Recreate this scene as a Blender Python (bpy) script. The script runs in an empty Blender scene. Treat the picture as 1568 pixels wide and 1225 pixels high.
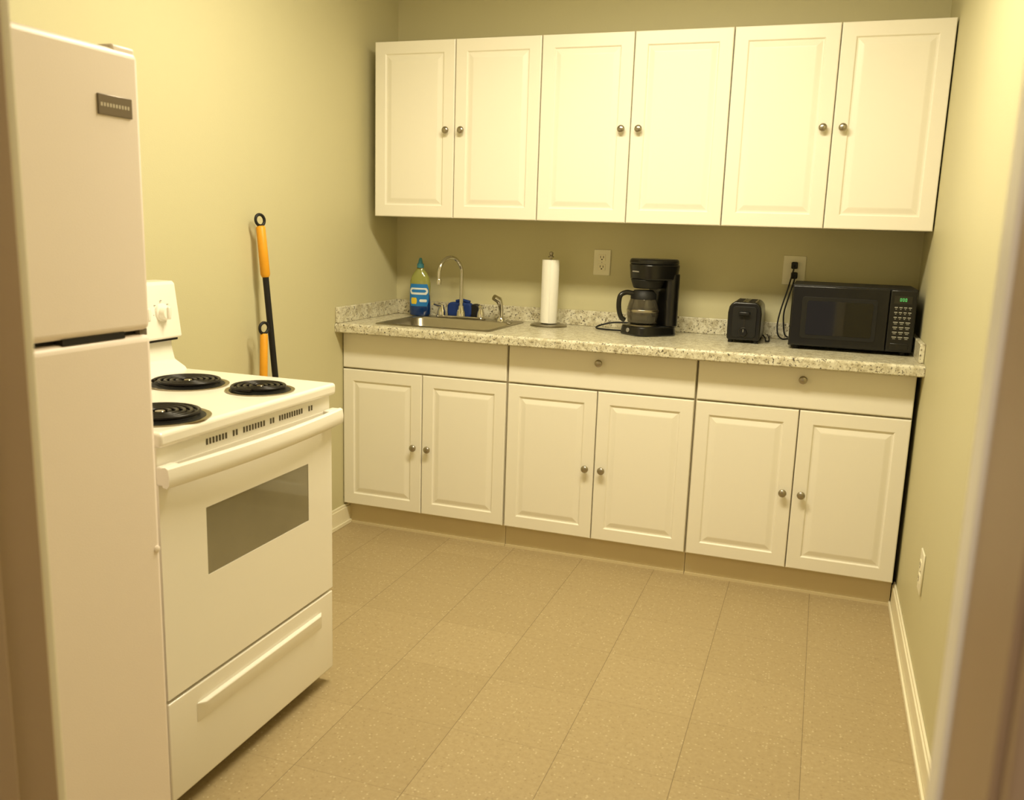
import bpy, bmesh, math
from mathutils import Vector, Matrix

scene = bpy.context.scene
try:
    scene.view_settings.view_transform = 'Standard'
    scene.view_settings.look = 'None'
    scene.view_settings.exposure = 0.0
except Exception:
    pass

# ------------------------------------------------------------------ materials
def srgb(r, g, b):
    def f(c):
        c /= 255.0
        return c / 12.92 if c <= 0.04045 else ((c + 0.055) / 1.055) ** 2.4
    return (f(r), f(g), f(b), 1.0)

def new_mat(name):
    m = bpy.data.materials.new(name)
    m.use_nodes = True
    nt = m.node_tree
    b = nt.nodes['Principled BSDF']
    return m, nt, b

def mat(name, col, rough=0.5, metal=0.0, var=0.03, scale=6.0, bump=0.0, bscale=80.0, coat=0.0, trans=0.0, ior=1.45, emis=None, estr=0.0):
    m, nt, b = new_mat(name)
    tc = nt.nodes.new('ShaderNodeTexCoord')
    nz = nt.nodes.new('ShaderNodeTexNoise')
    nz.inputs['Scale'].default_value = scale
    nz.inputs['Detail'].default_value = 3
    nt.links.new(tc.outputs['Object'], nz.inputs['Vector'])
    mx = nt.nodes.new('ShaderNodeMix'); mx.data_type = 'RGBA'
    mx.inputs[6].default_value = tuple(max(0, c * (1 - var)) for c in col[:3]) + (1,)
    mx.inputs[7].default_value = tuple(min(1, c * (1 + var)) for c in col[:3]) + (1,)
    nt.links.new(nz.outputs['Fac'], mx.inputs[0])
    nt.links.new(mx.outputs[2], b.inputs['Base Color'])
    b.inputs['Roughness'].default_value = rough
    b.inputs['Metallic'].default_value = metal
    b.inputs['IOR'].default_value = ior
    b.inputs['Coat Weight'].default_value = coat
    b.inputs['Transmission Weight'].default_value = trans
    if emis:
        b.inputs['Emission Color'].default_value = emis
        b.inputs['Emission Strength'].default_value = estr
    if bump > 0:
        n2 = nt.nodes.new('ShaderNodeTexNoise'); n2.inputs['Scale'].default_value = bscale
        n2.inputs['Detail'].default_value = 2
        nt.links.new(tc.outputs['Object'], n2.inputs['Vector'])
        bp = nt.nodes.new('ShaderNodeBump'); bp.inputs['Strength'].default_value = bump
        bp.inputs['Distance'].default_value = 0.002
        nt.links.new(n2.outputs['Fac'], bp.inputs['Height'])
        nt.links.new(bp.outputs['Normal'], b.inputs['Normal'])
    return m

def math_node(nt, op, a, b=None, c=None):
    n = nt.nodes.new('ShaderNodeMath'); n.operation = op
    for i, v in enumerate((a, b, c)):
        if v is None: continue
        if isinstance(v, (int, float)): n.inputs[i].default_value = v
        else: nt.links.new(v, n.inputs[i])
    return n.outputs[0]

def mixc(nt, fac, a, b):
    n = nt.nodes.new('ShaderNodeMix'); n.data_type = 'RGBA'
    for i, v in ((0, fac), (6, a), (7, b)):
        if isinstance(v, (int, float, tuple)): n.inputs[i].default_value = v
        else: nt.links.new(v, n.inputs[i])
    return n.outputs[2]

M_wall = mat('wall_paint', srgb(202, 195, 156), 0.55, var=0.03, scale=1.5, bump=0.15, bscale=250)
M_ceil = mat('ceiling_paint', srgb(225, 222, 205), 0.9)
M_cab = mat('cabinet_thermofoil', srgb(241, 236, 220), 0.32, var=0.01, scale=2)
M_carc = mat('cabinet_carcass', srgb(214, 202, 170), 0.5)
M_kick = mat('toe_kick_vinyl', srgb(210, 194, 154), 0.5)
M_trim = mat('trim_paint', srgb(238, 230, 202), 0.4)
M_bead = mat('casing_white_paint', srgb(250, 246, 230), 0.4)
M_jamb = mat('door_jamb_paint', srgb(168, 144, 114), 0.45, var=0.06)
M_white = mat('appliance_enamel', srgb(243, 238, 226), 0.22, var=0.008, coat=0.3)
M_fridge = mat('fridge_enamel', srgb(243, 230, 220), 0.38, var=0.01, bump=0.1, bscale=400)
M_gasket = mat('gasket_grey', srgb(110, 100, 85), 0.6)
M_black = mat('black_plastic', srgb(14, 13, 12), 0.28, var=0.2, coat=0.2)
M_blackm = mat('black_matte', srgb(18, 17, 15), 0.55, var=0.2)
M_blackg = mat('black_glass', srgb(9, 8, 8), 0.06, var=0.1, coat=0.6)
M_chrome = mat('chrome', srgb(215, 212, 205), 0.12, 1.0)
M_nickel = mat('brushed_nickel', srgb(172, 164, 148), 0.28, 1.0)
M_steel = mat('stainless_steel', srgb(165, 158, 140), 0.32, 1.0, var=0.08, scale=30)
M_coil = mat('burner_coil', srgb(24, 19, 16), 0.35, 0.4)
M_drip = mat('drip_pan_chrome', srgb(150, 140, 120), 0.2, 1.0)
M_orange = mat('orange_grip', srgb(226, 158, 34), 0.45, var=0.08, scale=40)
M_badge = mat('badge_metal', srgb(120, 108, 96), 0.35, 0.6)
M_badgel = mat('badge_letters', srgb(200, 190, 175), 0.4, 0.3)
M_paper = mat('paper_towel', srgb(244, 241, 230), 0.9, bump=0.5, bscale=120)
M_plate = mat('outlet_plate', srgb(232, 226, 200), 0.35)
M_slot = mat('dark_slot', srgb(28, 24, 18), 0.7)
M_vent = mat('vent_slot_grey', srgb(88, 80, 62), 0.7)
M_ovenglass = mat('oven_glass', srgb(132, 126, 104), 0.10, var=0.22, scale=4, coat=0.8)
M_blue = mat('sponge_blue', srgb(22, 52, 120), 0.7, bump=0.6, bscale=300)
M_bottleb = mat('soap_liquid_blue', srgb(16, 58, 120), 0.12, trans=0.1, coat=0.5)
M_bottley = mat('soap_bottle_clear', srgb(178, 180, 96), 0.12, trans=0.35, coat=0.5)
M_label = mat('soap_label_blue', srgb(40, 125, 200), 0.35)
M_labelw = mat('soap_label_white', srgb(235, 238, 235), 0.4)
M_labely = mat('soap_label_yellow', srgb(235, 205, 60), 0.4)
M_cap = mat('soap_cap_blue', srgb(70, 140, 160), 0.35)
M_glass = mat('carafe_glass', srgb(165, 158, 142), 0.03, trans=0.9, ior=1.45, var=0.0)
M_grey = mat('button_grey', srgb(150, 145, 135), 0.5)
M_btn = mat('button_print', srgb(165, 162, 150), 0.5)
M_disp = mat('display_green', srgb(60, 140, 70), 0.4, emis=srgb(110, 230, 120), estr=0.8)
M_diff = mat('light_diffuser', srgb(250, 245, 230), 0.5, emis=srgb(255, 240, 205), estr=2.0)

# floor tiles -----------------------------------------------------------
def floor_mat():
    m, nt, b = new_mat('vinyl_floor_tile')
    tc = nt.nodes.new('ShaderNodeTexCoord')
    sp = nt.nodes.new('ShaderNodeSeparateXYZ')
    nt.links.new(tc.outputs['Object'], sp.inputs[0])
    T = 0.3048
    def seam(out, off, w):
        a = math_node(nt, 'ADD', out, off)
        a = math_node(nt, 'DIVIDE', a, T)
        fr = math_node(nt, 'FRACT', a)
        d = math_node(nt, 'ABSOLUTE', math_node(nt, 'SUBTRACT', fr, 0.5))
        return math_node(nt, 'GREATER_THAN', d, 0.5 - w / T), math_node(nt, 'FLOOR', a)
    sx, ix = seam(sp.outputs[0], -0.215 + 3.048, 0.0009)
    sy, iy = seam(sp.outputs[1], 0.361 + 6.096, 0.0006)
    s = math_node(nt, 'MAXIMUM', sx, math_node(nt, 'MULTIPLY', sy, 0.6))
    cmb = nt.nodes.new('ShaderNodeCombineXYZ')
    nt.links.new(ix, cmb.inputs[0]); nt.links.new(iy, cmb.inputs[1])
    wn = nt.nodes.new('ShaderNodeTexWhiteNoise'); nt.links.new(cmb.outputs[0], wn.inputs[0])
    n1 = nt.nodes.new('ShaderNodeTexNoise'); n1.inputs['Scale'].default_value = 70; n1.inputs['Detail'].default_value = 4
    n1.inputs['Roughness'].default_value = 0.7
    nt.links.new(tc.outputs['Object'], n1.inputs['Vector'])
    v = nt.nodes.new('ShaderNodeTexVoronoi'); v.inputs['Scale'].default_value = 110
    nt.links.new(tc.outputs['Object'], v.inputs['Vector'])
    base = mixc(nt, wn.outputs['Value'], srgb(171, 152, 114), srgb(177, 158, 120))
    cr = nt.nodes.new('ShaderNodeValToRGB')
    cr.color_ramp.elements[0].position = 0.35; cr.color_ramp.elements[1].position = 0.68
    nt.links.new(n1.outputs['Fac'], cr.inputs[0])
    sepc = nt.nodes.new('ShaderNodeSeparateColor'); nt.links.new(v.outputs['Color'], sepc.inputs[0])
    light = math_node(nt, 'GREATER_THAN', sepc.outputs[0], 0.80)
    near = math_node(nt, 'LESS_THAN', v.outputs['Distance'], 0.32)
    lightm = math_node(nt, 'MULTIPLY', math_node(nt, 'MULTIPLY', light, near), 0.40)
    dark = math_node(nt, 'GREATER_THAN', sepc.outputs[1], 0.80)
    darkm = math_node(nt, 'MULTIPLY', math_node(nt, 'MULTIPLY', dark, near), 0.28)
    c = mixc(nt, math_node(nt, 'MULTIPLY', cr.outputs[0], 0.5), base, srgb(154, 134, 96))
    c = mixc(nt, lightm, c, srgb(214, 200, 164))
    c = mixc(nt, darkm, c, srgb(125, 104, 70))
    c = mixc(nt, math_node(nt, 'MULTIPLY', s, 0.65), c, srgb(84, 68, 44))
    nt.links.new(c, b.inputs['Base Color'])
    b.inputs['Roughness'].default_value = 0.5
    b.inputs['Specular IOR Level'].default_value = 0.35
    return m
M_floor = floor_mat()

def granite():
    m, nt, b = new_mat('speckled_laminate')
    tc = nt.nodes.new('ShaderNodeTexCoord')
    n1 = nt.nodes.new('ShaderNodeTexNoise'); n1.inputs['Scale'].default_value = 34; n1.inputs['Detail'].default_value = 5; n1.inputs['Roughness'].default_value = 0.7
    n2 = nt.nodes.new('ShaderNodeTexNoise'); n2.inputs['Scale'].default_value = 125; n2.inputs['Detail'].default_value = 3
    n3 = nt.nodes.new('ShaderNodeTexNoise'); n3.inputs['Scale'].default_value = 80; n3.inputs['Detail'].default_value = 4; n3.inputs['Roughness'].default_value = 0.75
    for n in (n1, n2, n3): nt.links.new(tc.outputs['Object'], n.inputs['Vector'])
    def ramp(o, a, c):
        r = nt.nodes.new('ShaderNodeValToRGB'); r.color_ramp.elements[0].position = a; r.color_ramp.elements[1].position = c
        nt.links.new(o, r.inputs[0]); return r.outputs[0]
    c = mixc(nt, ramp(n1.outputs['Fac'], 0.42, 0.6), srgb(224, 219, 196), srgb(192, 183, 153))
    c = mixc(nt, ramp(n3.outputs['Fac'], 0.55, 0.63), c, srgb(150, 139, 112))
    c = mixc(nt, ramp(n2.outputs['Fac'], 0.61, 0.67), c, srgb(72, 63, 50))
    nt.links.new(c, b.inputs['Base Color'])
    b.inputs['Roughness'].default_value = 0.28
    return m
M_gran = granite()

# ------------------------------------------------------------------ builders
def empty(name, loc=(0, 0, 0), rz=0.0):
    e = bpy.data.objects.new(name, None)
    e.empty_display_size = 0.1
    e.location = loc; e.rotation_euler = (0, 0, rz)
    scene.collection.objects.link(e)
    return e

def finish(name, bm, material, parent=None, smooth=False, bevel=0.0, seg=2, sub=0, angle=40):
    me = bpy.data.meshes.new(name)
    bmesh.ops.recalc_face_normals(bm, faces=bm.faces)
    bm.to_mesh(me); bm.free()
    ob = bpy.data.objects.new(name, me)
    scene.collection.objects.link(ob)
    if material: me.materials.append(material)
    if parent: ob.parent = parent
    if bevel > 0:
        md = ob.modifiers.new('bevel', 'BEVEL'); md.width = bevel; md.segments = seg; md.limit_method = 'ANGLE'; md.angle_limit = math.radians(30)
        smooth = True
    if sub:
        md = ob.modifiers.new('sub', 'SUBSURF'); md.levels = sub; md.render_levels = sub
        smooth = True
    if smooth:
        for p in me.polygons: p.use_smooth = True
        try:
            me.set_sharp_from_angle(angle=math.radians(angle))
        except Exception: pass
    return ob

def add_box(bm, lo, hi):
    x0, y0, z0 = lo; x1, y1, z1 = hi
    vs = [bm.verts.new(p) for p in ((x0,y0,z0),(x1,y0,z0),(x1,y1,z0),(x0,y1,z0),(x0,y0,z1),(x1,y0,z1),(x1,y1,z1),(x0,y1,z1))]
    for f in ((0,3,2,1),(4,5,6,7),(0,1,5,4),(1,2,6,5),(2,3,7,6),(3,0,4,7)):
        bm.faces.new([vs[i] for i in f])

def box(name, lo, hi, m, parent=None, bevel=0.0, seg=2):
    bm = bmesh.new(); add_box(bm, lo, hi)
    return finish(name, bm, m, parent, bevel=bevel, seg=seg)

def boxes(name, lst, m, parent=None, bevel=0.0, seg=2):
    bm = bmesh.new()
    for lo, hi in lst: add_box(bm, lo, hi)
    return finish(name, bm, m, parent, bevel=bevel, seg=seg)

def add_lathe(bm, prof, c=(0,0,0), axis='Z', n=32, sx=1.0, sy=1.0):
    rings = []
    for r, h in prof:
        ring = []
        if r < 1e-6:
            p = {'Z': (0,0,h), 'X': (h,0,0), 'Y': (0,h,0)}[axis]
            ring = [bm.verts.new((c[0]+p[0], c[1]+p[1], c[2]+p[2]))]
        else:
            for i in range(n):
                a = 2*math.pi*i/n
                u, v = r*math.cos(a)*sx, r*math.sin(a)*sy
                p = {'Z': (u,v,h), 'X': (h,u,v), 'Y': (v,h,u)}[axis]
                ring.append(bm.verts.new((c[0]+p[0], c[1]+p[1], c[2]+p[2])))
        rings.append(ring)
    for a, b in zip(rings, rings[1:]):
        if len(a) == 1 and len(b) == 1: continue
        for i in range(n):
            j = (i+1) % n
            if len(a) == 1: bm.faces.new((a[0], b[i], b[j]))
            elif len(b) == 1: bm.faces.new((a[i], a[j], b[0]))
            else: bm.faces.new((a[i], a[j], b[j], b[i]))
    return rings

def lathe(name, prof, c, m, parent=None, axis='Z', n=32, sx=1.0, sy=1.0, angle=40):
    bm = bmesh.new(); add_lathe(bm, prof, c, axis, n, sx, sy)
    return finish(name, bm, m, parent, smooth=True, angle=angle)

def cylp(r, h0, h1, b=0.0):
    if b > 0:
        return [(0,h0),(r-b,h0),(r,h0+b),(r,h1-b),(r-b,h1),(0,h1)]
    return [(0,h0),(r,h0),(r,h1),(0,h1)]

def add_tube(bm, pts, r, n=12, closed=False):
    pts = [Vector(p) for p in pts]
    N = len(pts); rings = []
    prev = None
    for i, p in enumerate(pts):
        if closed: t = (pts[(i+1) % N]-pts[i-1]).normalized()
        elif i == 0: t = (pts[1]-p).normalized()
        elif i == N-1: t = (p-pts[-2]).normalized()
        else: t = (pts[i+1]-pts[i-1]).normalized()
        if prev is None:
            u = t.cross(Vector((0,0,1)))
            if u.length < 1e-3: u = t.cross(Vector((0,1,0)))
            u.normalize()
        else:
            u = (prev - t*prev.dot(t)).normalized()
        prev = u; w = t.cross(u)
        rr = r[i] if isinstance(r, (list, tuple)) else r
        rings.append([bm.verts.new(p + (u*math.cos(2*math.pi*k/n)+w*math.sin(2*math.pi*k/n))*rr) for k in range(n)])
    rng = range(N) if closed else range(N-1)
    for i in rng:
        a, b = rings[i], rings[(i+1) % N]
        for k in range(n):
            bm.faces.new((a[k], a[(k+1) % n], b[(k+1) % n], b[k]))
    if not closed:
        bm.faces.new(rings[0]); bm.faces.new(rings[-1])

def tube(name, pts, r, m, parent=None, n=12, closed=False):
    bm = bmesh.new(); add_tube(bm, pts, r, n, closed)
    return finish(name, bm, m, parent, smooth=True, angle=60)

def smooth_path(pts, k=8):
    P = [Vector(p) for p in pts]; out = []
    for i in range(len(P)-1):
        p0 = P[max(i-1,0)]; p1 = P[i]; p2 = P[i+1]; p3 = P[min(i+2,len(P)-1)]
        for j in range(k):
            t = j/k
            out.append(0.5*((2*p1)+(-p0+p2)*t+(2*p0-5*p1+4*p2-p3)*t*t+(-p0+3*p1-3*p2+p3)*t*t*t))
    out.append(P[-1]); return out

def prism(name, poly, axis, a0, a1, m, parent=None, bevel=0.0, seg=2):
    bm = bmesh.new()
    def P(u, v, a):
        return {'Y': (u,a,v), 'X': (a,u,v), 'Z': (u,v,a)}[axis]
    A = [bm.verts.new(P(u,v,a0)) for u, v in poly]; B = [bm.verts.new(P(u,v,a1)) for u, v in poly]
    bm.faces.new(A); bm.faces.new(B[::-1])
    n = len(poly)
    for i in range(n): bm.faces.new((A[i], A[(i+1) % n], B[(i+1) % n], B[i]))
    return finish(name, bm, m, parent, bevel=bevel, seg=seg)

def rrect(x0, x1, y0, y1, r, n=6):
    pts = []
    for cx, cy, a0 in ((x1-r,y1-r,0),(x0+r,y1-r,90),(x0+r,y0+r,180),(x1-r,y0+r,270)):
        for i in range(n+1):
            a = math.radians(a0+90*i/n); pts.append((cx+r*math.cos(a), cy+r*math.sin(a)))
    return pts

# ------------------------------------------------------------------ room
XR = 2.3466; YN = -3.32; H = 2.62
box('floor', (-0.12, -5.4, -0.06), (3.2, 0.12, 0.0), M_floor)
box('ceiling', (-0.12, -5.4, H), (3.2, 0.12, H+0.08), M_ceil)
box('wall_back', (-0.12, 0.0, 0.0), (XR+0.12, 0.12, H), M_wall)
box('wall_left', (-0.12, YN-0.14, 0.0), (0.0, 0.0, H), M_wall)
box('wall_right', (XR, YN-0.14, 0.0), (XR+0.12, 0.0, H), M_wall)
XJ0, XJ1, DZ = 1.296, 2.084, 2.06
boxes('wall_near', [((0.0, YN-0.14, 0.0), (XJ0-0.02, YN, H)), ((XJ1+0.02, YN-0.14, 0.0), (XR, YN, H)), ((XJ0-0.02, YN-0.14, DZ+0.02), (XJ1+0.02, YN, H))], M_wall)
fr = empty('door_frame')
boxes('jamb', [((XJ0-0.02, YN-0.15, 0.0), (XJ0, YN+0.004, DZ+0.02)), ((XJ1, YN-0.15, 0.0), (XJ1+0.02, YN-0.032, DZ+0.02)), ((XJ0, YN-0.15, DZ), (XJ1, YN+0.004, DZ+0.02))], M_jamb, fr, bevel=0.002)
box('jamb_edge_bead', (XJ1-0.003, YN-0.032, 0.0), (XJ1+0.02, YN+0.006, DZ+0.02), M_bead, fr, bevel=0.003)
boxes('door_stop', [((XJ0, YN-0.085, 0.0), (XJ0+0.012, YN-0.05, DZ))], M_jamb, fr, bevel=0.002)
boxes('casing_inside', [((XJ1+0.004, YN+0.006, 0.0), (XJ1+0.062, YN+0.018, DZ+0.06)), ((XJ0-0.062, YN+0.004, 0.0), (XJ0-0.004, YN+0.018, DZ+0.06)), ((XJ0-0.062, YN+0.006, DZ+0.004), (XJ1+0.062, YN+0.018, DZ+0.062))], M_trim, fr, bevel=0.003)
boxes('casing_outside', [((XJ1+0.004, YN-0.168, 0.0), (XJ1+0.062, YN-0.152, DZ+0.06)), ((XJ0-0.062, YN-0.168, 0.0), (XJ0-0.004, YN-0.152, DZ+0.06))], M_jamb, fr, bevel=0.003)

def baseboard(name, lo, hi, side):
    x0,y0,z0 = lo; x1,y1,z1 = hi
    lst = [(lo, (x1,y1,z1-0.012))]
    if side == 'R': lst += [((x0+0.004,y0,z1-0.012),(x1,y1,z1)), ((x0-0.008,y0,0),(x0,y1,0.018))]
    else: lst += [((x0,y0,z1-0.012),(x1-0.004,y1,z1)), ((x1,y0,0),(x1+0.008,y1,0.018))]
    return boxes(name, lst, M_trim, None, bevel=0.0025)
baseboard('baseboard_right', (XR-0.012, YN+0.02, 0.0), (XR, -0.47, 0.095), 'R')
baseboard('baseboard_left', (0.0, YN+0.02, 0.0), (0.012, -0.47, 0.095), 'L')

# ------------------------------------------------------------------ knobs / fronts
def add_knob(bm, c, s=1.0):
    prof = [(0,-0.001),(0.0065,-0.001),(0.0065,0.003),(0.0045,0.008),(0.005,0.012),(0.0125,0.0155),(0.0155,0.019),(0.0150,0.0225),(0.0115,0.0262),(0.006,0.028),(0,0.0285)]
    add_lathe(bm, [(r*s, -h*s) for r, h in prof], c, 'Y', 20)

def front_loops(bm, x0, x1, z0, z1, yf, loops):
    rings = []
    for ins, d in loops:
        rings.append([bm.verts.new(p) for p in ((x0+ins,yf+d,z0+ins),(x1-ins,yf+d,z0+ins),(x1-ins,yf+d,z1-ins),(x0+ins,yf+d,z1-ins))])
    bm.faces.new(rings[0][::-1])
    for a, b in zip(rings, rings[1:]):
        for i in range(4):
            j = (i+1) % 4; bm.faces.new((a[i], a[j], b[j], b[i]))
    bm.faces.new(rings[-1])
EDGE = [(0.0, 0.018), (0.0, 0.004), (0.0012, 0.0012), (0.004, 0.0)]
def raised_door(bm, x0, x1, z0, z1, yf):
    front_loops(bm, x0, x1, z0, z1, yf, EDGE + [(0.050, 0.0), (0.0530, 0.0024), (0.055, 0.0052), (0.060, 0.0054), (0.065, 0.0042), (0.077, 0.0010), (0.081, 0.0004)])
def slab_front(bm, x0, x1, z0, z1, yf):
    front_loops(bm, x0, x1, z0, z1, yf, EDGE)

# ------------------------------------------------------------------ upper cabinets
U0, UW, UZ0, UZ1, UYF = 0.057, 2.286, 1.3987, 2.135, -0.337
for k in range(3):
    a = U0 + UW*k/3; b = U0 + UW*(k+1)/3
    e = empty('wall_cabinet')
    box('carcass', (a+0.001, UYF+0.020, UZ0+0.001), (b-0.001, -0.002, UZ1-0.002), M_cab, e, bevel=0.001)
    mid = (a+b)/2
    bm = bmesh.new(); raised_door(bm, a+0.002, mid-0.0018, UZ0, UZ1, UYF); finish('door_left', bm, M_cab, e)
    bm = bmesh.new(); raised_door(bm, mid+0.0018, b-0.002, UZ0, UZ1, UYF); finish('door_right', bm, M_cab, e)
    bm = bmesh.new(); add_knob(bm, (mid-0.034, UYF, 1.765)); add_knob(bm, (mid+0.036, UYF, 1.765)); finish('knobs', bm, M_nickel, e, smooth=True)

# ------------------------------------------------------------------ base cabinets
L0, LW_, LYF = 0.002, 2.330, -0.5257
LZ0, LZ1 = 0.106, 0.728
for k in range(3):
    a = L0 + LW_*k/3; b = L0 + LW_*(k+1)/3
    e = empty('base_cabinet')
    lst = [((a+0.001, LYF+0.020, 0.10), (a+0.017, -0.002, 0.893)), ((b-0.017, LYF+0.020, 0.10), (b-0.001, -0.002, 0.893)),
           ((a+0.017, LYF+0.020, 0.10), (b-0.017, -0.002, 0.116)), ((a+0.017, -0.012, 0.116), (b-0.017, -0.002, 0.893)),
           ((a+0.017, LYF+0.020, 0.71), (b-0.017, LYF+0.034, 0.75)),
           (((a+b)/2-0.02, LYF+0.020, 0.116), ((a+b)/2+0.02, LYF+0.034, 0.71))]
    boxes('carcass', lst, M_carc, e)
    boxes('toe_kick', [((a+0.001, LYF+0.045, 0.0), (b-0.001, LYF+0.076, 0.100)), ((a+0.001, LYF+0.037, 0.0), (b-0.001, LYF+0.045, 0.010))], M_kick, e)
    mid = (a+b)/2
    g0 = 0.002 if k == 0 else 0.006
    bm = bmesh.new(); raised_door(bm, a+g0, mid-0.002, LZ0, LZ1, LYF); finish('door_left', bm, M_cab, e)
    bm = bmesh.new(); raised_door(bm, mid+0.002, b-0.003, LZ0, LZ1, LYF); finish('door_right', bm, M_cab, e)
    bm = bmesh.new(); slab_front(bm, a+g0, b-0.003, 0.735, 0.888, LYF); finish('drawer_front', bm, M_cab, e)
    bm = bmesh.new(); add_knob(bm, (mid-0.034, LYF, 0.405)); add_knob(bm, (mid+0.034, LYF, 0.405))
    if k: add_knob(bm, (mid+0.002, LYF, 0.845))
    finish('knobs', bm, M_nickel, e, smooth=True)

# ------------------------------------------------------------------ countertop with sink cutout
CZ = 0.935; CY = -0.590
SX0, SX1, SY0, SY1 = 0.150, 0.690, -0.520, -0.045
ct = empty('countertop')
R = 0.012
prof = [(CY+0.004, 0.895), (CY, 0.899), (CY, CZ-R)] + [(CY+R-R*math.cos(math.radians(a)), CZ-R+R*math.sin(math.radians(a))) for a in (15,30,45,60,75,90)] + [(SY0+0.006, CZ), (SY0+0.006, 0.895)]
prism('front_edge', prof, 'X', 0.001, XR-0.001, M_gran, ct)
boxes('slab', [((0.001, SY0+0.006, 0.895), (SX0+0.006, -0.001, CZ)), ((SX1-0.006, SY0+0.006, 0.895), (XR-0.001, -0.001, CZ)), ((SX0+0.006, SY1-0.006, 0.895), (SX1-0.006, -0.001, CZ))], M_gran, ct)
SPZ = 1.0045
boxes('backsplash', [((0.001, -0.020, CZ), (XR-0.001, -0.001, SPZ)), ((0.001, CY+0.004, CZ), (0.019, -0.020, SPZ)), ((XR-0.019, CY+0.07, CZ), (XR-0.001, -0.020, SPZ))], M_gran, ct, bevel=0.003)

# ------------------------------------------------------------------ sink
sk = empty('kitchen_sink')
def sink_bowl():
    bm = bmesh.new()
    specs = [(SX0, SX1, SY0, SY1, 0.03, CZ+0.0006), (SX0, SX1, SY0, SY1, 0.03, CZ+0.003), (SX0+0.004, SX1-0.004, SY0+0.004, SY1-0.004, 0.028, CZ+0.0045),
             (SX0+0.018, SX1-0.018, SY0+0.020, SY1-0.085, 0.045, CZ+0.0045), (SX0+0.024, SX1-0.024, SY0+0.026, SY1-0.091, 0.045, CZ-0.004),
             (SX0+0.034, SX1-0.034, SY0+0.042, SY1-0.101, 0.05, CZ-0.13), (SX0+0.05, SX1-0.05, SY0+0.058, SY1-0.118, 0.05, CZ-0.155), (SX0+0.2, SX1-0.2, SY0+0.15, SY1-0.2, 0.03, CZ-0.160)]
    rings = [[bm.verts.new((x, y, z)) for x, y in rrect(a,b,c,d,r)] for a,b,c,d,r,z in specs]
    for A, B in zip(rings, rings[1:]):
        n = len(A)
        for i in range(n): bm.faces.new((A[i], A[(i+1)%n], B[(i+1)%n], B[i]))
    bm.faces.new(rings[-1])
    return finish('bowl_and_rim', bm, M_steel, sk, smooth=True, angle=50)
sink_bowl()
lathe('drain', [(0,CZ-0.1585),(0.012,CZ-0.1585),(0.030,CZ-0.1585),(0.042,CZ-0.156),(0.045,CZ-0.158),(0.045,CZ-0.1595)], (0.42,-0.29,0), M_chrome, sk)

# ------------------------------------------------------------------ faucet
FX, FY, FZ = 0.387, -0.098, CZ+0.0045
fa = empty('kitchen_faucet')
prism('escutcheon', rrect(FX-0.125, FX+0.125, FY-0.025, FY+0.025, 0.024), 'Z', FZ, FZ+0.012, M_chrome, fa, bevel=0.004)
lathe('spout_base', [(0,FZ+0.01),(0.022,FZ+0.01),(0.020,FZ+0.03),(0.014,FZ+0.045),(0.012,FZ+0.06),(0,FZ+0.06)], (FX,FY,0), M_chrome, fa)
dirv = Vector((-0.055, -0.150, 0)).normalized(); rad = 0.076
pts = [Vector((FX,FY,FZ+0.03)), Vector((FX,FY,FZ+0.10)), Vector((FX,FY,1.145))]
for i in range(1, 17):
    a = math.radians(180*i/16 * 1.02)
    pts.append(Vector((FX,FY,1.148)) + dirv*(rad-rad*math.cos(a)) + Vector((0,0,rad*math.sin(a))))
pts.append(pts[-1] + Vector((0,0,-0.035)))
tube('gooseneck_spout', pts, 0.0085, M_chrome, fa, n=16)
lathe('aerator', [(0,0),(0.011,0),(0.0115,0.02),(0.0095,0.024),(0,0.024)], tuple(pts[-1]-Vector((0,0,0.006))), M_chrome, fa)
for sgn in (-1, 1):
    hx = FX + sgn*0.100
    lathe('handle_hub', [(0,FZ+0.01),(0.019,FZ+0.01),(0.018,FZ+0.03),(0.012,FZ+0.045),(0.010,FZ+0.058),(0,FZ+0.062)], (hx,FY,0), M_chrome, fa)
    tube('handle_lever', [(hx,FY,FZ+0.052),(hx+sgn*0.012,FY-0.03,FZ+0.058),(hx+sgn*0.02,FY-0.062,FZ+0.066)], [0.007,0.006,0.0075], M_chrome, fa)
sp = empty('sink_sprayer')
lathe('holder', [(0,FZ),(0.022,FZ),(0.020,FZ+0.012),(0.014,FZ+0.02),(0,FZ+0.02)], (0.588,FY,0), M_chrome, sp)
tube('spray_head', [(0.588,FY,FZ+0.015),(0.588,FY,FZ+0.05),(0.585,FY-0.002,FZ+0.075),(0.578,FY-0.010,FZ+0.098),(0.562,FY-0.03,FZ+0.110)], [0.012,0.011,0.013,0.017,0.014], M_chrome, sp, n=16)

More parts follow.
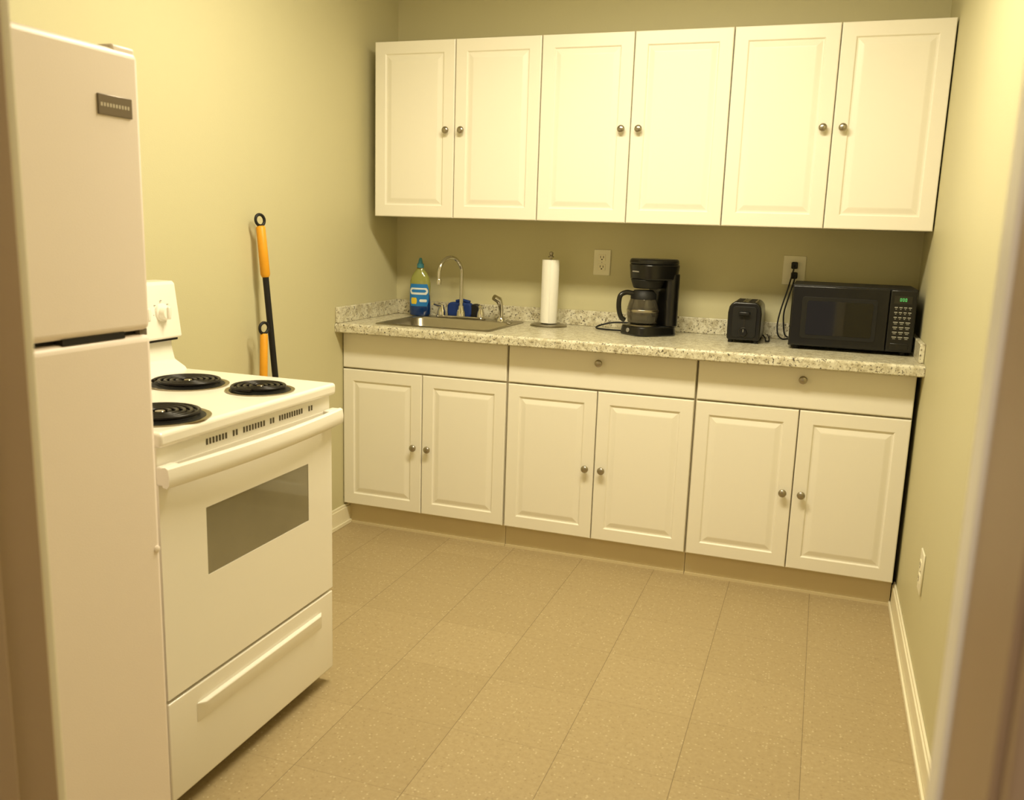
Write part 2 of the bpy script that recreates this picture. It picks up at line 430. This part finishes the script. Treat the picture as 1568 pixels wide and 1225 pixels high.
# ------------------------------------------------------------------ dish soap
so = empty('dish_soap_bottle', (0.166, -0.080, CZ+0.0048), 0.15)
so.scale = (1.10, 1.10, 1.0)
sy = 0.55
prof = [(0,0),(0.040,0),(0.046,0.006),(0.047,0.04),(0.0455,0.075),(0.043,0.10)]
lathe('bottle_lower', prof, (0,0,0), M_bottleb, so, sy=sy)
prof = [(0.043,0.10),(0.046,0.13),(0.046,0.155),(0.040,0.180),(0.030,0.200),(0.022,0.212),(0.015,0.222),(0.013,0.228),(0,0.228)]
lathe('bottle_upper', prof, (0,0,0), M_bottley, so, sy=sy)
lathe('cap', [(0,0.226),(0.015,0.226),(0.015,0.243),(0.010,0.248),(0.008,0.262),(0.005,0.272),(0,0.273)], (0,0,0), M_cap, so)
def label(name, m, z0, z1, a0, a1, off):
    bm = bmesh.new(); n = 14; rings = []
    for k in range(7):
        z = z0+(z1-z0)*k/6
        w = math.sin(math.pi*(0.18+0.64*k/6))**0.4
        row = []
        for i in range(n+1):
            a = math.radians((a0+a1)/2 + (a1-a0)/2*w*(2*i/n-1))
            r = 0.0468+off
            row.append(bm.verts.new((r*math.cos(a), r*math.sin(a)*sy, z)))
        rings.append(row)
    for A, B in zip(rings, rings[1:]):
        for i in range(n): bm.faces.new((A[i],A[i+1],B[i+1],B[i]))
    finish(name, bm, m, so, smooth=True)
label('label_blue', M_label, 0.045, 0.150, 205, 335, 0.0008)
label('label_white', M_labelw, 0.100, 0.132, 215, 325, 0.0016)
label('label_print', M_label, 0.110, 0.124, 228, 312, 0.0022)
label('label_duck', M_labely, 0.055, 0.085, 225, 262, 0.0018)
label('label_text', M_labelw, 0.065, 0.078, 275, 318, 0.0018)

# sponge
spg = empty('dish_sponge')
prism('scrubber_body', rrect(0.300, 0.425, CZ+0.0048, CZ+0.075, 0.022), 'Y', -0.064, -0.024, M_blue, spg, bevel=0.008, seg=3)
prism('scrub_pad', rrect(0.415, 0.465, CZ+0.0048, CZ+0.072, 0.022), 'Y', -0.060, -0.028, M_blackm, spg, bevel=0.006)
tube('scrubber_handle', [(0.34,-0.045,CZ+0.078),(0.37,-0.045,CZ+0.086),(0.41,-0.045,CZ+0.078)], 0.008, M_blue, spg)

# ------------------------------------------------------------------ paper towel holder
pt = empty('paper_towel_holder')
px, py = 0.828, -0.125
lathe('base_disc', [(0,CZ+0.0005),(0.082,CZ+0.0005),(0.084,CZ+0.003),(0.080,CZ+0.007),(0.02,CZ+0.012),(0,CZ+0.012)], (px,py,0), M_steel, pt, n=48)
lathe('roll', [(0.018,CZ+0.014),(0.036,CZ+0.014),(0.0375,CZ+0.02),(0.0385,CZ+0.15),(0.0385,CZ+0.292),(0.037,CZ+0.296),(0.018,CZ+0.296),(0.018,CZ+0.014)], (px,py,0), M_paper, pt, n=40)
lathe('post', [(0,CZ+0.01),(0.005,CZ+0.01),(0.005,CZ+0.305),(0.013,CZ+0.307),(0.013,CZ+0.311),(0.006,CZ+0.314),(0.009,CZ+0.320),(0.009,CZ+0.328),(0.004,CZ+0.332),(0,CZ+0.332)], (px,py,0), M_nickel, pt)
bm = bmesh.new()
rows = []
for i in range(14):
    a = math.radians(-150 + 75*i/13); r = 0.0395+0.002*(i/13)**2
    rows.append((px+r*math.cos(a), py+r*math.sin(a)))
A = [bm.verts.new((x,y,CZ+0.016)) for x,y in rows]; B = [bm.verts.new((x,y,CZ+0.295)) for x,y in rows]
for i in range(13): bm.faces.new((A[i],A[i+1],B[i+1],B[i]))
finish('loose_sheet', bm, M_paper, pt, smooth=True)

# ------------------------------------------------------------------ outlets
def outlet(name, c, axis, w=0.078, h=0.115):
    e = empty(name)
    cx, cy, cz = c
    def bx(n, u0, u1, v0, v1, d0, d1, m, bev=0.0):
        if axis == 'Y':
            return box(n, (cx+u0, cy-d1, cz+v0), (cx+u1, cy-d0, cz+v1), m, e, bevel=bev)
        return box(n, (cx-d1, cy+u0, cz+v0), (cx-d0, cy+u1, cz+v1), m, e, bevel=bev)
    bx('plate', -w/2, w/2, -h/2, h/2, 0.0002, 0.006, M_plate, 0.003)
    for s in (-1, 1):
        v = s*0.021
        bx('receptacle', -0.017, 0.017, v-0.0145, v+0.0145, 0.005, 0.0085, M_trim, 0.004)
        bx('slot', -0.008, -0.0055, v-0.002, v+0.008, 0.008, 0.009, M_slot)
        bx('slot', 0.0055, 0.008, v-0.002, v+0.008, 0.008, 0.009, M_slot)
        bx('slot', -0.003, 0.003, v-0.010, v-0.005, 0.008, 0.009, M_slot)
    bx('screw', -0.002, 0.002, -0.002, 0.002, 0.006, 0.0075, M_nickel, 0.0008)
    return e
outlet('wall_outlet', (1.032, 0.0, 1.225), 'Y')
outlet('wall_outlet', (1.862, 0.0, 1.226), 'Y', w=0.092, h=0.122)
outlet('wall_outlet', (XR, -1.13, 0.378), 'X', w=0.075, h=0.13)

# ------------------------------------------------------------------ coffee maker
cm = empty('coffee_maker', (1.300, -0.180, CZ+0.0005), math.radians(-42))
def vprism(name, z0, z1, x0, x1, y0, y1, r, m, par, bevel=0.004, taper=0.0):
    bm = bmesh.new()
    A = [bm.verts.new((x,y,z0)) for x,y in rrect(x0,x1,y0,y1,r)]
    B = [bm.verts.new((x,y,z1)) for x,y in rrect(x0-taper,x1+taper,y0-taper,y1+taper,r)]
    bm.faces.new(A); bm.faces.new(B)
    n = len(A)
    for i in range(n): bm.faces.new((A[i],A[(i+1)%n],B[(i+1)%n],B[i]))
    return finish(name, bm, m, par, bevel=bevel)
vprism('base', 0.0, 0.040, -0.086, 0.086, -0.118, 0.098, 0.05, M_black, cm, 0.006, -0.004)
vprism('water_column', 0.038, 0.26, -0.080, 0.080, 0.028, 0.096, 0.03, M_black, cm, 0.004)
vprism('brew_head', 0.232, 0.298, -0.078, 0.078, -0.088, 0.098, 0.055, M_black, cm, 0.006, 0.005)
vprism('lid', 0.298, 0.320, -0.084, 0.084, -0.096, 0.102, 0.06, M_black, cm, 0.007, -0.003)
vprism('filter_basket', 0.196, 0.234, -0.052, 0.052, -0.085, 0.030, 0.048, M_blackm, cm, 0.004, 0.010)
lathe('warming_plate', [(0,0.040),(0.062,0.040),(0.062,0.044),(0.05,0.0455),(0,0.0455)], (0,-0.045,0), M_steel, cm)
lathe('carafe_glass', [(0.048,0.046),(0.061,0.053),(0.067,0.085),(0.066,0.115),(0.057,0.145),(0.048,0.162),(0.046,0.162),(0.055,0.143),(0.064,0.115),(0.065,0.085),(0.059,0.055),(0.0,0.049)], (0,-0.045,0), M_glass, cm, n=40)
lathe('carafe_collar', [(0.0500,0.150),(0.0545,0.152),(0.053,0.174),(0.040,0.188),(0,0.190)], (0,-0.045,0), M_blackm, cm, n=40)
lathe('carafe_band', [(0.0675,0.098),(0.0682,0.100),(0.0682,0.106),(0.0672,0.108)], (0,-0.045,0), M_nickel, cm, n=40)
tube('carafe_handle', smooth_path([(-0.01,-0.092,0.174),(-0.02,-0.122,0.178),(-0.025,-0.148,0.162),(-0.025,-0.152,0.115),(-0.02,-0.142,0.075),(-0.015,-0.126,0.062)],5), 0.0105, M_black, cm, n=12)
lathe('power_button', cylp(0.009,-0.1205,-0.112,0.001), (0.0,0.0,0.021), M_grey, cm, axis='Y', n=20)
box('logo_print', (-0.02,-0.0955,0.264), (0.02,-0.0905,0.269), M_grey, cm)
tube('power_cord', smooth_path([(-0.03,0.09,0.03),(-0.07,0.09,0.026),(-0.16,0.02,0.030),(-0.215,-0.04,0.028),(-0.245,-0.09,0.014),(-0.225,-0.125,0.006),(-0.17,-0.12,0.005),(-0.10,-0.06,0.005),(-0.07,0.0,0.005)],6), 0.0038, M_blackm, cm, n=8)

# ------------------------------------------------------------------ toaster
to = empty('toaster', (1.696, -0.160, CZ+0.0005), math.radians(0))
prof = [(-0.062,0.012),(0.062,0.012),(0.065,0.02),(0.066,0.12),(0.062,0.145),(0.053,0.159),(0.040,0.165),(-0.040,0.165),(-0.053,0.159),(-0.062,0.145),(-0.066,0.12),(-0.065,0.02)]
prism('body', prof, 'Y', -0.115, 0.115, M_black, to, bevel=0.006, seg=3)
boxes('slots', [((-0.036,-0.09,0.1645),(-0.012,0.09,0.1662)),((0.012,-0.09,0.1645),(0.036,0.09,0.1662))], M_slot, to)
boxes('slot_rims', [((-0.040,-0.094,0.164),(-0.037,0.094,0.1675)),((-0.011,-0.094,0.164),(-0.008,0.094,0.1675)),((0.008,-0.094,0.164),(0.011,0.094,0.1675)),((0.037,-0.094,0.164),(0.040,0.094,0.1675))], M_steel, to)
prism('end_panel', rrect(-0.048,0.048,0.022,0.148,0.014), 'Y', -0.120, -0.113, M_blackm, to, bevel=0.002)
box('lever_slot', (-0.0045,-0.1215,0.065), (0.0045,-0.119,0.140), M_slot, to)
box('lever', (-0.022,-0.139,0.115), (0.022,-0.119,0.128), M_black, to, bevel=0.004)
lathe('browning_dial', cylp(0.015,-0.132,-0.119,0.002), (0,0,0.045), M_black, to, axis='Y', n=24)
lathe('dial_ring', [(0.016,-0.1195),(0.0185,-0.1205),(0.019,-0.1192)], (0,0,0.045), M_nickel, to, axis='Y', n=24)
boxes('dial_mark', [((-0.001,-0.1332,0.046),(0.001,-0.1318,0.058))], M_btn, to)
for sx_ in (-0.05, 0.05):
    for sy_ in (-0.095, 0.095):
        lathe('foot', cylp(0.010,0.0,0.014), (sx_,sy_,0), M_blackm, to, n=16)
tube('power_cord', smooth_path([(0.05,0.113,0.03),(0.066,0.118,0.012),(0.078,0.08,0.0045),(0.082,0.02,0.0045),(0.090,-0.03,0.0045),(0.096,0.0,0.0045),(0.094,0.06,0.0045),(0.090,0.12,0.010)],6), 0.003, M_blackm, to, n=8)

# ------------------------------------------------------------------ microwave
mw = empty('microwave_oven', (1.873, -0.345, CZ+0.0005))
W, D, Hh = 0.446, 0.315, 0.250
box('housing', (0.0, 0.014, 0.012), (W, D, Hh), M_blackm, mw, bevel=0.004)
for fx in (0.03, W-0.03):
    for fy in (0.04, D-0.03):
        lathe('foot', cylp(0.012,0.0,0.013), (fx,fy,0), M_blackm, mw, n=16)
box('door', (0.002, 0.0, 0.016), (W*0.785, 0.016, Hh-0.004), M_black, mw, bevel=0.004)
box('control_panel', (W*0.79, 0.0, 0.016), (W-0.002, 0.016, Hh-0.004), M_black, mw, bevel=0.004)
prism('window_frame', rrect(0.040, W*0.70, 0.045, 0.205, 0.012), 'Y', -0.003, 0.001, M_blackm, mw, bevel=0.001)
prism('window_glass', rrect(0.060, W*0.665, 0.060, 0.190, 0.008), 'Y', -0.004, -0.002, M_blackg, mw)
box('display', (W*0.82, -0.0015, 0.196), (W*0.96, 0.001, 0.224), M_blackg, mw)
segs = []
for i, xx in enumerate((0.865, 0.885, 0.905)):
    x0 = W*xx
    segs += [((x0,-0.0025,0.205),(x0+0.0012,-0.001,0.216)), ((x0+0.0045,-0.0025,0.205),(x0+0.0057,-0.001,0.216)), ((x0,-0.0025,0.215),(x0+0.0057,-0.001,0.2162)), ((x0,-0.0025,0.2048),(x0+0.0057,-0.001,0.206))]
boxes('display_digits', segs, M_disp, mw)
btn = []
for r_ in range(7):
    nC = 4 if r_ < 3 else 3
    for c_ in range(nC):
        wx = 0.064/nC
        bx0 = W*0.825 + c_*wx; bz = 0.180 - r_*0.0185
        btn.append(((bx0+0.002,-0.0012,bz),(bx0+wx-0.003,0.0005,bz+0.0035)))
        btn.append(((bx0+0.005,-0.0012,bz-0.0055),(bx0+wx-0.006,0.0005,bz-0.0035)))
boxes('buttons', btn, M_btn, mw)
box('door_release', (W*0.82, -0.004, 0.024), (W*0.965, 0.001, 0.048), M_black, mw, bevel=0.003)
pc = empty('appliance_power_cord')
prism('plug', rrect(1.850, 1.876, 1.233, 1.262, 0.006), 'Y', -0.032, -0.0092, M_blackm, pc, bevel=0.003)
prism('plug_lower', rrect(1.852, 1.878, 1.192, 1.220, 0.006), 'Y', -0.032, -0.0092, M_blackm, pc, bevel=0.003)
tube('cord', smooth_path([(1.863,-0.030,1.248),(1.860,-0.042,1.225),(1.845,-0.045,1.15),(1.824,-0.05,1.06),(1.816,-0.055,1.00),(1.822,-0.060,0.958),(1.840,-0.05,0.9395),(1.862,-0.027,0.9395)],8), 0.0032, M_blackm, pc, n=8)
tube('cord_second', smooth_path([(1.866,-0.031,1.206),(1.868,-0.045,1.19),(1.852,-0.050,1.12),(1.838,-0.045,1.05),(1.842,-0.040,0.985),(1.850,-0.036,0.955),(1.862,-0.028,0.946)],8), 0.0032, M_blackm, pc, n=8)

# ------------------------------------------------------------------ electric stove (front faces +x)
st = empty('electric_stove')
Y0, Y1 = -2.484, -1.780
XF = 0.690
box('body', (0.075, Y0, 0.045), (XF-0.03, Y1, 0.885), M_white, st, bevel=0.004)
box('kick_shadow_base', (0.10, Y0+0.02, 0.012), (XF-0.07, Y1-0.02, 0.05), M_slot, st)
for fy in (Y0+0.05, Y1-0.05):
    for fx in (0.13, XF-0.10):
        lathe('foot', cylp(0.018,0.0,0.02), (fx,fy,0), M_blackm, st, n=16)
box('cooktop', (0.075, Y0-0.003, 0.882), (XF+0.020, Y1+0.003, 0.916), M_white, st, bevel=0.010, seg=4)
box('vent_panel', (XF-0.05, Y0+0.004, 0.832), (XF+0.002, Y1-0.004, 0.884), M_white, st, bevel=0.003)
vents = []
def vgroup(ya, yb):
    n = max(2, int((yb-ya)/0.0105))
    for i in range(n):
        y = ya+(yb-ya)*i/n
        vents.append(((XF+0.001, y, 0.853), (XF+0.0035, y+0.0050, 0.867)))
vgroup(Y0+0.165, Y0+0.245); vgroup(Y0+0.262, Y0+0.285); vgroup(Y0+0.302, Y0+0.395); vgroup(Y0+0.412, Y0+0.435); vgroup(Y0+0.452, Y0+0.565); vgroup(Y0+0.59, Y0+0.615)
boxes('vent_slots', vents, M_vent, st)
dz0, dz1 = 0.302, 0.838
wy0, wy1, wz0, wz1 = -2.332, -1.905, 0.545, 0.708
XD = XF + 0.006
boxes('oven_door', [((XF-0.028, Y0+0.003, dz0), (XD, wy0, dz1)), ((XF-0.028, wy1, dz0), (XD, Y1-0.003, dz1)), ((XF-0.028, wy0, dz0), (XD, wy1, wz0)), ((XF-0.028, wy0, wz1), (XD, wy1, dz1))], M_white, st)
box('oven_window', (XD-0.004, wy0, wz0), (XD-0.0012, wy1, wz1), M_ovenglass, st)
bm = bmesh.new()
N = 28; rings = []
for i in range(N+1):
    t = i/N; y = Y0-0.004 + (Y1-Y0+0.010)*t
    bow = 1-(2*t-1)**2
    xo = XD+0.030+0.020*bow
    th = 0.013; hh = 0.022
    zc = 0.822
    sec = [(xo-th, zc-hh), (xo-0.002, zc-hh-0.002), (xo+0.004, zc-hh+0.006), (xo+0.005, zc), (xo+0.002, zc+hh-0.004), (xo-0.005, zc+hh), (xo-th, zc+hh-0.002)]
    rings.append([bm.verts.new((a, y, b)) for a, b in sec])
for A, B in zip(rings, rings[1:]):
    n = len(A)
    for i in range(n): bm.faces.new((A[i], A[(i+1)%n], B[(i+1)%n], B[i]))
bm.faces.new(rings[0]); bm.faces.new(rings[-1])
finish('door_handle', bm, M_white, st, smooth=True, angle=50)
boxes('handle_mount', [((XD-0.002, Y0-0.003, 0.801), (XD+0.022, Y0+0.045, 0.843)), ((XD-0.002, Y1-0.045, 0.801), (XD+0.022, Y1+0.004, 0.843))], M_white, st, bevel=0.004)
prof = [(XF-0.028, 0.045), (XF+0.002, 0.045), (XD, 0.050), (XD, 0.292), (XF-0.028, 0.292)]
prism('storage_drawer', prof, 'Y', Y0+0.003, Y1-0.003, M_white, st, bevel=0.003)
def loft_pull():
    bm = bmesh.new()
    ya, yb = Y0+0.095, Y1-0.065
    o = [(ya, 0.200), (yb, 0.200), (yb, 0.248), (ya, 0.248)]
    i_ = [(ya+0.035, 0.226), (yb-0.035, 0.226), (yb-0.02, 0.246), (ya+0.02, 0.246)]
    A = [bm.verts.new((XD+0.0003, y, z)) for y, z in o]; B = [bm.verts.new((XD+0.012, y, z)) for y, z in i_]
    for k in range(4): bm.faces.new((A[k],A[(k+1)%4],B[(k+1)%4],B[k]))
    bm.faces.new(B)
    finish('drawer_pull', bm, M_white, st, bevel=0.002)
loft_pull()
def burner(cx, cy, r):
    z = 0.916
    lathe('drip_pan', [(r*1.16,z-0.001),(r*1.17,z+0.003),(r*1.10,z+0.004),(r*1.0,z+0.001),(r*0.4,z+0.0006),(0,z+0.0006)], (cx,cy,0), M_drip, st, n=48)
    lathe('pan_well', [(r*1.04,z+0.0028),(0,z+0.0022)], (cx,cy,0), M_blackm, st, n=48)
    turns = 4.6 if r > 0.085 else 3.8
    pts = []
    n = int(turns*26)
    for i in range(n+1):
        t = i/n; a = 2*math.pi*turns*t; rr = r*0.20+(r*0.97-r*0.20)*t
        pts.append((cx+rr*math.cos(a), cy+rr*math.sin(a), z+0.0115))
    tube('coil', pts, 0.0048, M_coil, st, n=8)
    lathe('coil_hub', cylp(r*0.12, z+0.003, z+0.014, 0.001), (cx,cy,0), M_drip, st, n=20)
burner(0.382, -1.998, 0.092)
burner(0.598, -1.978, 0.077)
burner(0.598, -2.355, 0.095)
burner(0.345, -2.355, 0.077)
prof = [(0.075,0.905),(0.215,0.912),(0.205,0.925),(0.168,0.945),(0.158,0.985),(0.158,1.02),(0.075,1.02)]
prism('backguard_neck', prof, 'Y', Y0+0.006, Y1-0.012, M_white, st, bevel=0.004)
prof = [(0.085,1.010),(0.183,1.010),(0.186,1.016),(0.166,1.168),(0.158,1.176),(0.095,1.176)]
prism('backguard_panel', prof, 'Y', Y0, Y1, M_white, st, bevel=0.007, seg=3)
box('backguard_shadow_gap', (0.08, Y0+0.01, 1.003), (0.176, Y1-0.008, 1.0105), M_slot, st)  # dark strip painting in the shade under the panel's lower lip
def knob_st(y, z):
    e_x = 0.176
    lathe('knob_skirt', [(0,e_x),(0.027,e_x),(0.026,e_x+0.006),(0.021,e_x+0.009),(0.0195,e_x+0.021),(0.017,e_x+0.024),(0,e_x+0.024)], (0,y,z), M_white, st, axis='X', n=28)
    box('knob_grip', (e_x+0.015, y-0.005, z-0.019), (e_x+0.032, y+0.005, z+0.019), M_white, st, bevel=0.004)
for yy in (-1.852, -1.935, -2.33, -2.412): knob_st(yy, 1.088)
marks = []
for k in range(7):
    a = math.radians(-60+50*k)
    marks.append(((0.1735, -1.852+0.034*math.cos(a)-0.002, 1.088+0.034*math.sin(a)-0.001), (0.1775, -1.852+0.034*math.cos(a)+0.002, 1.088+0.034*math.sin(a)+0.001)))
boxes('knob_marks', marks, M_grey, st)
box('clock_panel', (0.172, -2.22, 1.06), (0.178, -2.05, 1.13), M_blackg, st, bevel=0.002)

# ------------------------------------------------------------------ refrigerator (front faces +x)
rf = empty('refrigerator')
FX1 = 0.800; FY0, FY1 = -3.295, -2.596
box('cabinet_body', (0.06, FY0+0.004, 0.03), (0.735, FY1-0.004, 1.636), M_fridge, rf, bevel=0.006)
box('door_gasket', (0.733, FY0+0.015, 0.10), (0.745, FY1-0.015, 1.630), M_gasket, rf)
box('freezer_door', (0.744, FY0, 1.150), (FX1, FY1, 1.641), M_fridge, rf, bevel=0.013, seg=4)
box('fresh_food_door', (0.744, FY0, 0.095), (FX1, FY1, 1.142), M_fridge, rf, bevel=0.013, seg=4)
boxes('door_handle_recess', [((0.746, FY0+0.02, 1.139), (FX1-0.022, FY1-0.015, 1.153)), ((0.770, -2.80, 1.1405), (FX1-0.004, -2.66, 1.1515))], M_slot, rf)
box('kick_grille', (0.70, FY0+0.01, 0.012), (0.765, FY1-0.01, 0.088), M_fridge, rf, bevel=0.004)
boxes('feet', [((0.1, FY0+0.03, 0.0), (0.14, FY0+0.07, 0.032)), ((0.1, FY1-0.07, 0.0), (0.14, FY1-0.03, 0.032)), ((0.68, FY0+0.03, 0.0), (0.72, FY0+0.07, 0.032)), ((0.68, FY1-0.07, 0.0), (0.72, FY1-0.03, 0.032))], M_blackm, rf)
box('hinge_cover', (0.745, FY1-0.060, 1.632), (0.796, FY1-0.006, 1.648), M_fridge, rf, bevel=0.005, seg=3)
box('hinge_mid', (0.70, FY1-0.02, 1.140), (0.79, FY1-0.002, 1.152), M_gasket, rf)
box('badge', (FX1-0.001, -2.700, 1.526), (FX1+0.003, -2.622, 1.560), M_badge, rf, bevel=0.001)
boxes('badge_lettering', [((FX1+0.0028, -2.695+i*0.0068, 1.540), (FX1+0.0034, -2.695+i*0.0068+0.0040, 1.546)) for i in range(10)], M_badgel, rf)
lathe('door_plug', [(0.007,FX1-0.001),(0.007,FX1+0.002),(0.003,FX1+0.004),(0,FX1+0.004)], (0,-2.610,0.72), M_fridge, rf, axis='X', n=16)

# ------------------------------------------------------------------ mop and broom handles leaning on the left wall
def leaning_pole(name, top, foot, grip_len, r, grip_r):
    e = empty(name)
    T = Vector(top); F = Vector(foot); d = (F-T).normalized()
    tube('pole', [T+d*(grip_len*0.9), F+(-d)*0.03], r, M_blackm, e, n=14)
    tube('grip', [T+d*0.03, T+d*0.036, T+d*(grip_len-0.01), T+d*grip_len], [grip_r*0.7, grip_r, grip_r*1.05, grip_r*0.8], M_orange, e, n=16)
    u = Vector((0.25, 0.97, 0)).normalized(); c = T+d*0.010
    tube('hang_loop', [c+(u*math.cos(a)-d*math.sin(a))*0.020 for a in [2*math.pi*i/20 for i in range(20)]], 0.0055, M_blackm, e, n=8, closed=True)
    return e
e = leaning_pole('mop', (0.040, -1.172, 1.372), (0.120, -1.112, 0.03), 0.215, 0.0115, 0.0165)
prism('mop_head', rrect(0.035, 0.185, -1.175, -1.035, 0.03), 'Z', 0.0, 0.028, M_blackm, e, bevel=0.006)
lathe('socket', [(0.03,0.026),(0.025,0.05),(0.016,0.075),(0,0.075)], (0.120,-1.112,0), M_orange, e, n=20)
e = leaning_pole('broom', (0.070, -1.203, 0.985), (0.085, -1.270, 0.10), 0.26, 0.010, 0.0140)
prism('broom_block', rrect(0.060, 0.110, -1.40, -1.255, 0.015), 'Z', 0.085, 0.115, M_orange, e, bevel=0.004)
bm = bmesh.new()
for i in range(14):
    for j in range(4):
        bx_ = 0.067+0.012*j; by_ = -1.393+0.0098*i
        add_tube(bm, [(bx_, by_, 0.088), (bx_+0.002*(j-1.5), by_+0.0015*(i-7), 0.0)], 0.003, n=5)
finish('bristles', bm, M_blackm, e)

# ------------------------------------------------------------------ lights
lf = empty('ceiling_light')
LX, LY = 1.30, -1.60
box('fixture_frame', (LX-0.62, LY-0.17, H-0.06), (LX+0.62, LY+0.17, H-0.001), M_trim, lf, bevel=0.01)
box('diffuser', (LX-0.59, LY-0.14, H-0.075), (LX+0.59, LY+0.14, H-0.058), M_diff, lf, bevel=0.005)
def area(name, loc, sx, sy_, power, col, rot=(0,0,0), parent=None):
    ld = bpy.data.lights.new(name, 'AREA'); ld.shape = 'RECTANGLE'; ld.size = sx; ld.size_y = sy_
    ld.energy = power; ld.color = col
    o = bpy.data.objects.new(name, ld); o.location = loc; o.rotation_euler = rot
    scene.collection.objects.link(o)
    if parent: o.parent = parent
    return o
area('lamp', (LX, LY, H-0.08), 1.15, 0.26, 52, (1.0, 0.90, 0.655), parent=lf)
area('hallway_lamp', (1.9, -4.6, H-0.03), 0.5, 0.5, 16, (1.0, 0.80, 0.63))

w = bpy.data.worlds.new('world'); scene.world = w; w.use_nodes = True
bg = w.node_tree.nodes['Background']; bg.inputs[0].default_value = (1.0, 0.84, 0.66, 1); bg.inputs[1].default_value = 0.4

# ------------------------------------------------------------------ camera
yaw, pit, rol = math.radians(19.1184), math.radians(-10.9361), math.radians(1.8463)
fwd = Vector((-math.sin(yaw)*math.cos(pit), math.cos(yaw)*math.cos(pit), math.sin(pit)))
rt = Vector((math.cos(yaw), math.sin(yaw), 0)); up = rt.cross(fwd)
Rv = rt*math.cos(rol)+up*math.sin(rol); Uv = -rt*math.sin(rol)+up*math.cos(rol)
cd = bpy.data.cameras.new('camera'); co = bpy.data.objects.new('camera', cd); scene.collection.objects.link(co)
Mx = Matrix.Identity(4)
for i in range(3):
    Mx[i][0] = Rv[i]; Mx[i][1] = Uv[i]; Mx[i][2] = -fwd[i]
Mx[0][3], Mx[1][3], Mx[2][3] = 1.9819, -3.9247, 1.3547
co.matrix_world = Mx
cd.sensor_fit = 'HORIZONTAL'; cd.sensor_width = 36; cd.lens = 1344.2356/1568*36
cd.clip_start = 0.02
cd.dof.use_dof = True; cd.dof.focus_distance = 3.6; cd.dof.aperture_fstop = 6.3
scene.camera = co
